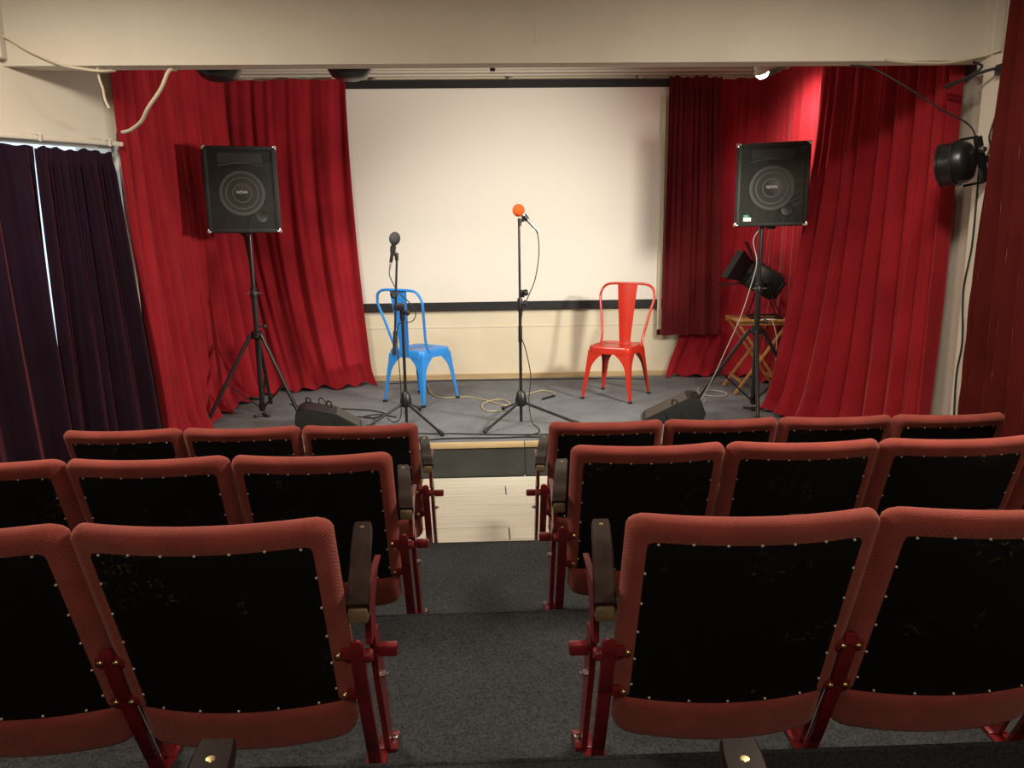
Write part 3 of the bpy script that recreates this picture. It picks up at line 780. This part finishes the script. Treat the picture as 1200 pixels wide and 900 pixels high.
# ================================================================ METAL CHAIRS
def metal_chair(label, mat, loc, rz):
    # faces +y; seat about .35 m square, legs splayed
    t = thing('metal_chair', label, 'chair', loc, rz)
    H = .425; sw = .172
    def rsq(ang, a, r):   # rounded-square outline
        pts = []
        for cx, cy, a0 in ((a-r, a-r, 0), (-(a-r), a-r, 90), (-(a-r), -(a-r), 180), (a-r, -(a-r), 270)):
            for k in range(7):
                th = math.radians(a0+k*15); pts.append((cx+r*math.cos(th), cy+r*math.sin(th)))
        return pts
    m = MB(); rings = []
    for a, z, r in ((sw+.004, -.060, .045), (sw+.003, -.020, .045), (sw, -.006, .045), (sw-.006, .0, .042), (sw-.022, -.001, .035), (sw-.04, -.010, .03), (sw-.09, -.014, .03), (.02, -.015, .012)):
        rings.append([m.bm.verts.new((x, y, H+z)) for x, y in rsq(0, a, r)])
    for A, B in zip(rings, rings[1:]):
        for k in range(len(A)): m.bm.faces.new((A[k], A[(k+1) % len(A)], B[(k+1) % len(A)], B[k]))
    m.bm.faces.new(rings[-1])
    r2 = [m.bm.verts.new((v.co.x*.97, v.co.y*.97, v.co.z)) for v in rings[0]]
    r3 = [m.bm.verts.new((v.co.x*.95, v.co.y*.95, H-.020)) for v in rings[0]]
    n = len(r2)
    for k in range(n):
        m.bm.faces.new((rings[0][k], r2[k], r2[(k+1) % n], rings[0][(k+1) % n]))
        m.bm.faces.new((r2[k], r3[k], r3[(k+1) % n], r2[(k+1) % n]))
    m.bm.faces.new(r3)
    obj('seat', m, mat, t, smooth=45)
    # legs: folded sheet, wide curved top tapering to a narrow foot
    for sx, sy in ((1, 1), (-1, 1), (-1, -1), (1, -1)):
        lm = MB(); top = Vector((sx*.160, sy*.160)); bot = Vector((sx*.198, sy*.205))
        N = 12; prev = None
        for i in range(N+1):
            q = i/N; z = (H-.035)*(1-q)+.012*q
            c = top.lerp(bot, q)
            w = .020+.105*max(0, 1-q*2.4)**2.2+.034*(1-q)
            d = .018+.004*(1-q)
            # L-shaped section: two flanges running inwards from the outer corner
            a0 = c+Vector((sx*.010, sy*.010)); th = .004
            sec = [a0, a0-Vector((sx*w, 0)), a0-Vector((sx*w, sy*th)), a0-Vector((sx*(th+.008), sy*(th+.002))), a0-Vector((sx*(th+.002), sy*(th+.008))), a0-Vector((sx*th, sy*w)), a0-Vector((0, sy*w))]
            ring = [lm.bm.verts.new((p.x, p.y, z)) for p in sec]
            if prev:
                for k in range(7): lm.bm.faces.new((prev[k], prev[(k+1) % 7], ring[(k+1) % 7], ring[k]))
            else: lm.bm.faces.new(ring)
            prev = ring
        lm.bm.faces.new(list(reversed(prev)))
        lg = obj('leg', lm, mat, t, smooth=40)
        c = bot+Vector((sx*.003, sy*.003))
        obj('foot_cap', MB().box((c.x, c.y, .009), (.028, .028, .018), None, .004), 'black_rubber', lg)
    # back hoop
    pts = []
    zt = .890; ww = .172
    side = lambda s: [(s*.172, -.085, H-.02), (s*.176, -.125, H+.06), (s*.204, -.170, H+.22), (s*.230, -.208, zt-.12), (s*.228, -.214, zt-.078)]
    left = side(-1); right = side(1)
    arc = [(s_*x_, -.226-.0*x_, zt-dz_) for s_, L_ in ((-1, ((.212, .038), (.178, .012), (.125, .002))), (0, ((.0, .0),)), (1, ((.125, .002), (.178, .012), (.212, .038)))) for x_, dz_ in L_]
    pts = smoothpath(left+arc+list(reversed(right)), 3)
    obj('back_hoop', MB().tube(pts, .0105, 10), mat, t, smooth=60)
    # central splat, slightly waisted and curved
    def sp(u, v):
        wv = .045+.040*v**1.1
        x = (u-.5)*2*wv
        z = H-.035+(zt+.002-(H-.035))*v
        y = -.176-.052*(v**1.15)+.006*math.cos((u-.5)*PI)-(.0 if v > .1 else .004)
        return Vector((x, y, z))
    s = MB().grid(8, 18, sp); bmesh.ops.recalc_face_normals(s.bm, faces=s.bm.faces)
    bmesh.ops.solidify(s.bm, geom=list(s.bm.faces), thickness=.004)
    obj('splat', s, mat, t, smooth=50)
    # dark cross braces under the seat
    for sx in (-1, 1):
        obj('under_brace', MB().bar((-.145*sx, -.145, H-.058), (.145*sx, .145, H-.050-.008*(sx > 0)), .018, .006), 'black_metal', t)
    return t
metal_chair('sky-blue metal chair behind the left microphone stand, its back to the room', 'blue_enamel', (-.525, 6.03, ZS), math.radians(-37))
metal_chair('orange-red metal chair on the right of the stage facing the seats', 'red_enamel', (1.035, 6.02, ZS), math.atan2(.52, -.85))

# ================================================================ MICROPHONE STANDS
def mic_stand(label, base, legs, top, joint_z, boom=None):
    t = thing('microphone_stand', label, 'stand', base, 0, 'microphone stands')
    z0 = ZS
    obj('pole', MB().tube([(0, 0, .012), (0, 0, joint_z-z0)], .0105, 12), 'tube_black', t)
    hubz = .17
    obj('hub', MB().lathe([(0, -.045), (.030, -.045), (.040, -.030), (.040, .0), (.030, .045), (.016, .062), (0, .062)], 18, Matrix.Translation((0, 0, hubz))), 'black_plastic', t)
    for a, r in legs:
        ca, sa = math.cos(math.radians(a)), math.sin(math.radians(a))
        p0, p1 = Vector((ca*.03, sa*.03, hubz-.025)), Vector((ca*r, sa*r, .016))
        lg = obj('leg', MB().tube([p0, p1], .0095, 10), 'tube_black', t)
        d = (p1-p0).normalized()
        obj('rubber_foot', MB().tube([p1-d*.05, p1-d*.01, p1, p1+d*.012], [.011, .0145, .0155, .012], 10), 'black_rubber', lg)
    jz = joint_z-z0
    cl = MB().lathe([(0, -.05), (.015, -.05), (.018, -.03), (.018, .03), (.015, .04), (0, .04)], 14, Matrix.Translation((0, 0, jz)))
    obj('clutch', cl, 'black_plastic', t)
    kn = MB().tube([(.01, 0, jz+.0), (.035, -.01, jz+.005)], .008, 8).lathe([(0, 0), (.019, 0), (.022, .008), (.016, .02), (0, .02)], 10, Matrix.Translation((.028, -.008, jz+.004)) @ aim((1, -.3, .2)))
    obj('knob', kn, 'black_plastic', t)
    if boom is None:
        obj('inner_pole', MB().tube([(0, 0, jz), (0, 0, top-z0)], .008, 12), 'tube_black', t)
        obj('sleeve', MB().tube([(0, 0, .846-z0-.05), (0, 0, .846-z0+.06)], .0135, 12), 'black_plastic', t)
        obj('boom_knuckle', MB().box((.012, -.012, jz+.07), (.04, .03, .05), None, .008).lathe([(0, 0), (.02, 0), (.024, .01), (.017, .024), (0, .024)], 10, Matrix.Translation((.03, -.02, jz+.075)) @ aim((1, -.2, .3))), 'black_plastic', t)
    else:
        b0, b1 = Vector(boom[0])-Vector(base), Vector(boom[1])-Vector(base)
        am = obj('boom_arm', MB().tube([b0, b1], .0075, 10), 'tube_black', t)
        obj('counterweight', MB().tube([b0, b0.lerp(b1, .25)], .013, 12), 'black_rubber', am)
        obj('boom_clamp', MB().box((-.018, -.012, jz+.045), (.075, .055, .05), None, .010), 'black_plastic', t)
        q = b0.lerp(b1, .52)
        obj('boom_knob', MB().lathe([(0, 0), (.024, 0), (.027, .012), (.018, .026), (0, .026)], 12, Matrix.Translation((q.x-.01, q.y-.012, q.z+.07)) @ aim((.4, -1, .1))), 'black_plastic', t)
    return t
mic_stand('tall straight black microphone stand at the middle of the stage', (.232, 5.19, ZS), ((226, .36), (345, .40), (106, .42)), 1.60, 1.055)
mic_stand('black microphone stand with folded boom in front of the blue chair', (-.566, 5.235, ZS), ((307, .44), (214, .33), (82, .42)), 1.3, 1.0,
          ((-.628, 5.205, .719), (-.584, 5.20, 1.375)))
def microphone(label, head, tail, foam, ball, oval, clip_at, stand_top, body_mat):
    head, tail = Vector(head), Vector(tail); d = (head-tail).normalized(); L = (head-tail).length
    t = thing('microphone', label, 'microphone', tail)
    M = aim(d)
    obj('body', MB().lathe([(0, 0), (.010, 0), (.011, .004), (.012, L*.35), (.016, L*.72), (.0185, L*.80), (.019, L*.90), (0, L*.92)], 18, M), body_mat, t)
    prof = [(ball*math.sin(PI*k/14), -ball*oval*math.cos(PI*k/14)) for k in range(15)]
    obj('windscreen', MB().lathe(prof, 22, Matrix.Translation(d*L) @ M), foam, t, smooth=80)
    obj('plug', MB().lathe([(0, -.055), (.005, -.055), (.0075, -.03), (.0085, .0), (0, .0)], 12, M), 'steel', t)
    c = Vector(clip_at)-tail; k = MB()
    k.tube([d*L*.42, d*L*.66], [.0165, .0205], 12)
    mid = d*L*.5; st = Vector(stand_top)-tail
    k.bar(mid, st, .016, .022, bev=.004)
    k.lathe([(0, -.03), (.011, -.03), (.013, 0), (.013, .02), (0, .022)], 12, Matrix.Translation(st))
    obj('clip', k, 'black_plastic', t)
    return t
microphone('silver microphone with a round orange foam windscreen on the tall middle stand', (.229, 5.185, 1.672), (.330, 5.20, 1.565), 'orange_foam', .041, 1., (0, 0, 0), (.236, 5.188, 1.600), 'steel')
microphone('black microphone with a dark grey foam windscreen on the boom stand', (-.592, 5.19, 1.500), (-.622, 5.175, 1.345), 'grey_foam', .037, 1.2, (0, 0, 0), (-.585, 5.20, 1.385), 'black_metal')

# ================================================================ STAGE MONITORS (wedges on the floor)
def wedge(label, loc, rz, w, d, h, flip):
    t = thing('stage_monitor', label, 'speaker', loc, rz, 'floor monitors')
    # local x along the width; profile in (y, z): tall at the audience side, sloping to the performers
    Mx = Matrix(((0, 0, 1, -w/2), (1, 0, 0, 0), (0, 1, 0, 0), (0, 0, 0, 1)))
    prof = [(-d*.42, .0), (d*.5, .0), (d*.5, h*.12), (-d*.24, h), (-d*.40, h*.97), (-d*.5, h*.40)] if flip else [(-d*.42, .0), (d*.5, .0), (d*.5, h*.12), (d*.10, h*.74), (-d*.36, h), (-d*.48, h*.85), (-d*.5, h*.40)]
    m = MB().prism(prof, 0, w, Mx)
    bmesh.ops.bevel(m.bm, geom=list(m.bm.edges), offset=.008, segments=2, affect='EDGES')
    obj('cabinet', m, 'tolex', t)
    # grille on the sloping front
    a, b = (Vector((0, d*.5, h*.12)), Vector((0, -d*.24, h))) if flip else (Vector((0, d*.5, h*.12)), Vector((0, d*.10, h*.74))); n = Vector((0, b.z-a.z, a.y-b.y)).normalized(); n = Vector((0, abs(n.y), abs(n.z)))
    g = MB().bar(a.lerp(b, .06)+n*.002, a.lerp(b, .94)+n*.002, w*.88, .006, tuple(n)); obj('grille', g, 'grille', t, smooth=0)
    for fy in (.0, -.32):
        y0 = d*fy; z0 = h*(.12+.88*(.5-fy)/.74) if flip else h*(.74+.26*(.10-fy)/.46)
        z0 = min(z0, h)-.006
        for x in (-w*.36,):
            hd = MB().tube(smoothpath([(x-.018, y0-.016, z0), (x-.018, y0-.016, z0+.026), (x-.012, y0-.010, z0+.036), (x+.012, y0+.010, z0+.036), (x+.018, y0+.016, z0+.026), (x+.018, y0+.016, z0)], 3), .005, 6)
            obj('handle', hd, 'black_metal', t)
    for fy in (-.12, .12):
        obj('side_strap', MB().box((-w/2-.001, d*fy, h*.30), (.006, .016, h*.34), None, .002), 'black_plastic', t)
        obj('side_strap', MB().box((w/2+.001, d*fy, h*.30), (.006, .016, h*.34), None, .002), 'black_plastic', t)
    return t
wedge('low black stage monitor at the front left of the stage beside the left stand', (-1.085, 5.15, ZS), math.radians(-82), .26, .43, .175, False)
wedge('low black stage monitor at the front right of the stage before the red chair', (1.30, 5.20, ZS), math.radians(80), .28, .42, .185, True)

# ================================================================ WOODEN STOOL WITH FRESNEL LAMP
SR = math.radians(-4); SC = Vector((2.20, 6.15, ZS)); ST = .605
t = thing('folding_stool', 'small folding wooden table with crossed legs in the right rear stage corner', 'table', SC, SR)
tw, td = .42, .42
for k in range(4):
    obj('top_slat', MB().box((-tw/2+tw*(k+.5)/4, 0, ST-.010), (tw/4-.004, td, .018), None, .003), 'stool_wood', t)
for yy in (-td/2+.03, td/2-.03):
    obj('top_rail', MB().box((0, yy, ST-.032), (tw-.01, .022, .026), None, .003), 'stool_wood', t)
for yy in (-td/2+.035, td/2-.035):
    o_ = .012 if yy < 0 else -.012
    obj('leg', MB().bar((-tw/2+.03, yy+o_, ST-.045), (tw/2-.005, yy+o_, .004), .018, .030, (0, 1, 0), .002), 'stool_wood', t)
    obj('leg', MB().bar((tw/2-.03, yy-o_, ST-.045), (-tw/2+.005, yy-o_, .004), .018, .030, (0, 1, 0), .002), 'stool_wood', t)
for sx in (-1, 1): obj('stretcher', MB().bar((sx*(tw/2-.055), -td/2+.04, .11), (sx*(tw/2-.055), td/2-.04, .11), .012, .025), 'stool_wood', t)
LB = SC+Vector((.0, .0, ST))
t = thing('theatre_lamp', 'black theatre lamp with open barn doors standing on the wooden table', 'lamp', LB, math.radians(168))
t.scale = (1.12, 1.12, 1.12)
tilt = Euler((0, math.radians(-30), 0)).to_matrix()
q = MB(); c0 = Vector((-.03, 0, .26))
q.box(c0, (.22, .20, .19), tilt, .018)
for k in range(4): q.box(c0+tilt @ Vector((-.07+k*.045, 0, .098)), (.012, .17, .02), tilt, .002)
q.box(c0+tilt @ Vector((-.12, 0, 0)), (.03, .15, .14), tilt, .006)
obj('housing', q, 'black_metal', t)
fx = c0+tilt @ Vector((.125, 0, 0))
obj('lens_ring', MB().lathe([(.095, -.02), (.098, .0), (.098, .02), (.082, .02), (.080, -.004)], 26, Matrix.Translation(fx) @ aim(tilt @ Vector((1, 0, 0)))), 'black_metal', t)
obj('lens', MB().lathe([(0, .012), (.04, .009), (.080, -.004)], 24, Matrix.Translation(fx) @ aim(tilt @ Vector((1, 0, 0)))), 'lens_green', t)
for ang in (0, 90, 180, 270):
    R = tilt @ Euler((math.radians(ang), 0, 0)).to_matrix()
    hinge = fx+R @ Vector((.018, 0, .098)); dirv = R @ Vector((.75, 0, .55)).normalized(); sv = R @ Vector((0, 1, 0))
    L = .135; bm_ = MB()
    v = [hinge-sv*.075, hinge+sv*.075, hinge+dirv*L+sv*.115, hinge+dirv*L-sv*.115]; nn = (v[1]-v[0]).cross(v[3]-v[0]).normalized()*.0015
    A = [bm_.bm.verts.new(p+nn) for p in v]; Bv = [bm_.bm.verts.new(p-nn) for p in v]
    bm_.bm.faces.new(A); bm_.bm.faces.new(list(reversed(Bv)))
    for k in range(4): bm_.bm.faces.new((A[k], Bv[k], Bv[(k+1) % 4], A[(k+1) % 4]))
    obj('barn_door', bm_, 'black_metal', t, smooth=0)
yk = MB()
for sy in (-1, 1):
    yk.bar((-.03, sy*.122, .27), (.05, sy*.122, .006), .006, .030, (0, 1, 0)); yk.bar((-.03, sy*.122, .27), (-.15, sy*.122, .006), .006, .030, (0, 1, 0))
    yk.bar((-.16, sy*.122, .006), (.06, sy*.122, .006), .012, .012)
yk.bar((.05, -.125, .006), (.05, .125, .006), .03, .01); yk.bar((-.15, -.125, .006), (-.15, .125, .006), .03, .01)
obj('yoke', yk, 'black_metal', t)
for sy in (-1, 1):
    obj('yoke_knob', MB().lathe([(0, 0), (.022, 0), (.026, .01), (.018, .03), (0, .03)], 10, Matrix.Translation((-.03, sy*.125, .27)) @ aim((0, sy, 0))), 'black_plastic', t)
tag(obj('paper_note', MB().box((0, 0, .002), (.09, .07, .003)), 'paper', None, SC+Vector((.03, -.175, ST-.001)), (0, 0, .4), smooth=0), 'small white paper lying on the wooden table under the lamp', 'paper')

# ================================================================ HANGING AND WALL LAMPS
def dome_lamp(label, x, yy):
    t = thing('stage_lamp', label, 'lamp', (x, yy, 2.905), 0, 'black stage lamps behind the beam')
    zb = 2.306-2.905
    obj('stem', MB().tube([(0, 0, 0), (0, 0, zb+.25)], .012, 10).lathe([(0, 0), (.05, 0), (.05, -.012), (0, -.014)], 18), 'black_metal', t)
    obj('shade', MB().lathe([(.030, zb+.26), (.06, zb+.24), (.098, zb+.14), (.112, zb+.06), (.108, zb+.045), (.088, zb+.016), (.06, zb+.003), (.03, zb), (0, zb)], 28), 'black_metal', t, smooth=60)
    obj('lens', MB().lathe([(.062, -.01), (.062, .02), (.052, .02), (.050, .012), (0, .016)], 20, Matrix.Translation((0, .095, zb+.075)) @ aim((0, 1, -.35))), 'lens_glow', t)
dome_lamp('black dome stage lamp hanging behind the beam above the left speaker', -1.335, 4.20)
dome_lamp('black dome stage lamp hanging behind the beam left of the screen middle', -.675, 4.20)
t = thing('spot_lamp', 'small lit spot lamp under the stage ceiling above the right speaker', 'lamp', (1.955, 5.65, 2.905))
obj('stem', MB().tube([(0, 0, 0), (0, 0, -.25)], .008, 8).lathe([(0, 0), (.04, 0), (.04, -.01), (0, -.012)], 16), 'trim_paint', t)
dv = Vector((.30, .25, -.60)).normalized(); Mh = Matrix.Translation((0, 0, -.24)) @ aim(dv)
obj('housing', MB().lathe([(0, -.05), (.028, -.05), (.040, -.02), (.052, .06), (.047, .06), (.034, -.01), (0, -.02)], 20, Mh), 'trim_paint', t)
obj('bulb', MB().lathe([(0, -.005), (.032, .0), (.046, .050), (.044, .075), (.028, .095), (0, .10)], 18, Mh), 'lamp_glow', t)
t = thing('sensor', 'tiny black box hanging behind the beam above the screen', 'sensor', (.057, 4.06, 2.30))
obj('housing', MB().box((0, 0, .045), (.026, .026, .055), None, .003), 'black_plastic', t)
obj('stem', MB().tube([(0, 0, .07), (0, -.045, .09), (0, -.075, .10)], .006, 6), 'black_plastic', t)
# flood lamp on the right pilaster
FC = Vector((2.250, 3.70, 1.822)); fd = Vector((-.62, .75, -.10)).normalized()
t = thing('flood_lamp', 'round black flood lamp on a bracket by the right pilaster', 'lamp', FC)
Mq = aim(fd)
obj('drum', MB().lathe([(0, -.065), (.060, -.065), (.084, -.055), (.096, -.035), (.099, -.012), (.101, .0), (.099, .012), (.099, .055), (.103, .057), (.103, .068), (.094, .068), (.094, .052), (0, .050)], 30, Mq), 'black_metal', t, smooth=40)
obj('lens', MB().lathe([(0, .062), (.06, .060), (.097, .056)], 26, Mq), 'lens_glow', t)
obj('vent_ring', MB().lathe([(.107, -.004), (.110, .0), (.107, .004)], 30, Mq), 'black_plastic', t)
br = MB()
br.bar((.085, -.0, .12), (.155, .02, -.085), .026, .034, bev=.004)
br.bar((.155, .02, -.085), (.04, .0, -.105), .008, .012)
br.bar((.085, 0, .12), (.0, 0, .105), .008, .012)
br.bar((.120, .01, .02), (.182, .05, .02), .03, .03, bev=.004)
obj('bracket', br, 'black_metal', t)
obj('bracket_knob', MB().lathe([(0, 0), (.016, 0), (.018, .01), (.012, .024), (0, .024)], 10, Matrix.Translation((.10, -.012, .06)) @ aim((.2, -1, 0))), 'steel', t)

# ================================================================ CABLES
def cable(name, label, pts, r, mat, n=6, cat='cable', closed=False):
    P = smoothpath(pts, n); c = P[len(P)//2].copy()
    o = obj(name, MB().tube([p-c for p in P], r, 7), mat, smooth=60); o.location = c
    return tag(o, label, cat)
zc = ZS+.006
fl3 = lambda pts, z=zc: [(x, y, z) for x, y in pts]
cable('floor_cable', 'black cable lying along the front edge of the stage', [(-.46, 4.735, zc), (-.36, 4.78, zc)]+fl3([(-.277, 4.80), (-.146, 4.80), (.043, 4.79), (.233, 4.80), (.419, 4.78), (.678, 4.76)]), .005, 'black_rubber')
cable('floor_cable', 'thin black cable crossing the stage between both microphone stands', fl3([(-.98, 5.47), (-.82, 5.40), (-.747, 5.067), (-.462, 4.943), (-.235, 4.922), (.044, 4.875), (.263, 4.855), (.409, 4.870), (.481, 5.046), (.62, 5.06)]), .004, 'black_rubber')
cable('floor_cable', 'cream cable looping across the stage carpet between the two chairs', fl3([(-.516, 6.60), (-.457, 6.22), (-.351, 6.069), (-.180, 6.086), (-.008, 5.93), (.122, 5.742), (.175, 5.80), (.094, 5.962), (-.02, 5.85), (-.041, 5.698), (.003, 5.56), (.110, 5.567)]), .0045, 'yellow_cable', 8)
cable('floor_cable', 'short cream cable with black plug right of the middle stand', fl3([(.30, 6.13), (.39, 6.22), (.465, 6.28), (.541, 6.186), (.547, 6.08)]), .0045, 'yellow_cable', 8)
cable('cable_plug', 'small black jack plug lying on the stage right of the middle stand', [(.437, 5.929, zc+.003), (.48, 5.98, zc+.003), (.543, 6.050, zc+.003)], .009, 'black_rubber', 3, 'plug')
cable('floor_cable', 'black cable coiled on the stage behind the left monitor', fl3([(-1.55, 5.95), (-1.42, 5.80), (-1.30, 5.80), (-1.08, 5.73), (-.88, 5.66), (-.749, 5.53), (-.82, 5.42), (-.90, 5.46), (-.80, 5.52), (-.66, 5.42)]), .0045, 'black_rubber', 8)
cable('floor_cable', 'black cable with red plug looping up beside the left monitor', [(-1.30, 5.90, zc), (-1.27, 5.75, zc+.01), (-1.25, 5.62, .33), (-1.20, 5.52, .36), (-1.16, 5.50, .30), (-1.13, 5.52, zc)], .004, 'black_rubber', 8)
cable('floor_cable', 'grey cable looping on the carpet behind the right monitor', fl3([(1.991, 6.50), (1.875, 6.40), (1.76, 6.22), (1.72, 6.02), (1.80, 5.92), (1.90, 5.93), (1.93, 6.05), (1.84, 6.16), (1.73, 6.02), (1.70, 5.80), (1.66, 5.70)]), .005, 'grey_cable', 8)
cable('floor_cable', 'thin black cable along the foot of the back wall', fl3([(-.896, 6.70), (-.388, 6.80), (.223, 6.79), (.909, 6.77), (1.20, 6.74), (1.427, 6.70)]), .004, 'black_rubber')
cable('speaker_cable', 'thin grey cable running down from the right speaker beside its stand', [(1.945, 5.47, 1.53), (1.90, 5.46, 1.45), (1.925, 5.44, 1.30), (1.89, 5.45, 1.12), (1.84, 5.49, .90), (1.76, 5.56, .64), (1.69, 5.62, .42), (1.62, 5.70, zc), (1.70, 5.86, zc)], .0035, 'grey_cable', 8)
cable('lamp_cable', 'grey cable hanging from the wooden table beside the right curtain', [(2.24, 5.92, .83), (2.262, 5.87, .70), (2.26, 5.85, .50), (2.30, 5.87, .42), (2.36, 5.92, .42)], .0035, 'grey_cable', 8)
cable('microphone_cable', 'thin black cable dangling from the orange microphone down its stand', [(.338, 5.20, 1.555), (.358, 5.195, 1.50), (.362, 5.19, 1.38), (.335, 5.18, 1.22), (.285, 5.17, 1.10), (.250, 5.17, 1.02), (.234, 5.168, .86), (.268, 5.17, .74), (.300, 5.17, .56), (.285, 5.15, .40), (.30, 5.10, .26), (.34, 5.02, zc), (.33, 4.90, zc), (.22, 4.80, zc)], .0035, 'black_rubber', 8)
cable('microphone_cable', 'thin black cable dangling from the grey microphone in front of the blue chair', [(-.632, 5.17, 1.30), (-.63, 5.165, 1.25), (-.58, 5.16, 1.15), (-.50, 5.16, 1.07), (-.47, 5.165, 1.00), (-.50, 5.17, .95), (-.59, 5.20, .93), (-.605, 5.20, .80), (-.595, 5.20, .55), (-.60, 5.20, .30), (-.66, 5.28, zc), (-.72, 5.40, zc)], .0035, 'black_rubber', 8)
# left wall and beam cables
def dg(s, z, off=.012): p = diag(s, off); return (p.x, p.y, z)
cable('wall_cable', 'cream cable running down the left wall to the beam', [(-2.62, 3.475, 2.60), (-2.40, 3.71, 2.52), (-2.215, 3.862, 2.452), (-2.10, 3.868, 2.385), (-1.96, 3.868, 2.322), (-1.85, 3.872, 2.300), (-1.775, 3.885, 2.294), (-1.735, 3.93, 2.306)], .007, 'cream_cable')
cable('beam_cable', 'thick cream cable hanging in a curve from the beam to the left curtain', [(-1.455, 3.94, 2.312), (-1.475, 3.90, 2.295), (-1.52, 3.90, 2.215), (-1.60, 3.93, 2.135), (-1.66, 3.98, 2.08), (-1.74, 4.04, 2.05), (-1.80, 4.08, 2.045)], .009, 'cream_cable', 8)
cable('pull_cord', 'short white cord dangling from the beam by the left wall', [(-1.805, 3.90, 2.315), (-1.80, 3.90, 2.26), (-1.79, 3.90, 2.22), (-1.785, 3.90, 2.17), (-1.77, 3.90, 2.13)], .006, 'cream_cable', 6, 'cord')
cable('wall_cable', 'short dark cable dropping to the end of the window curtain rail', [dg(.0, 2.20), dg(.005, 2.12), dg(.03, 2.06), dg(.035, 2.02)], .006, 'black_rubber', 6)
# right side cables
cable('hanging_cable', 'black cable sagging from the beam to the flood lamp on the right', [(1.82, 3.95, 2.312), (1.86, 3.82, 2.275), (1.99, 3.76, 2.185), (2.165, 3.74, 2.076), (2.30, 3.73, 2.005), (2.335, 3.715, 1.945)], .0042, 'black_rubber', 8)
cable('wall_cable', 'black cable from the junction box down to the flood lamp', [(2.418, 3.69, 2.235), (2.428, 3.69, 2.13), (2.402, 3.69, 2.02), (2.386, 3.69, 1.942), (2.403, 3.70, 1.89), (2.39, 3.715, 1.84)], .0045, 'black_rubber', 8)
cable('wall_cable', 'long black cable running down the white pilaster beside the red curtain', [(2.415, 3.79, 1.80), (2.424, 3.80, 1.67), (2.424, 3.80, 1.424), (2.424, 3.832, 1.208), (2.424, 3.80, .95), (2.424, 3.82, .767), (2.424, 3.80, .45), (2.424, 3.80, .16)], .0048, 'black_rubber', 8)
cable('beam_cable', 'cream cable along the lower edge of the beam at the right wall', [(1.95, 3.872, 2.322), (2.08, 3.868, 2.308), (2.251, 3.868, 2.306), (2.374, 3.868, 2.326), (2.43, 3.845, 2.336), (2.482, 3.82, 2.352)], .007, 'cream_cable')
cable('plug_lead', 'black plug lead reaching from the junction box to the red curtain', [(2.41, 3.70, 2.247), (2.36, 3.72, 2.240), (2.30, 3.80, 2.215), (2.27, 3.88, 2.19)], .007, 'black_rubber', 8)
cable('plug_lead', 'short black lead curving up from the curtain top to the beam', [(2.27, 3.90, 2.205), (2.33, 3.82, 2.23), (2.38, 3.79, 2.27), (2.40, 3.89, 2.312)], .006, 'black_rubber', 8)
t = thing('junction_box', 'small black junction box on the right wall under the beam', 'box', (2.422, 3.70, 2.24))
obj('body', MB().box((0, 0, 0), (.05, .05, .05), None, .008), 'black_plastic', t)
obj('gland', MB().tube([(.02, .0, 0), (.04, .02, .0)], .012, 8), 'black_plastic', t)
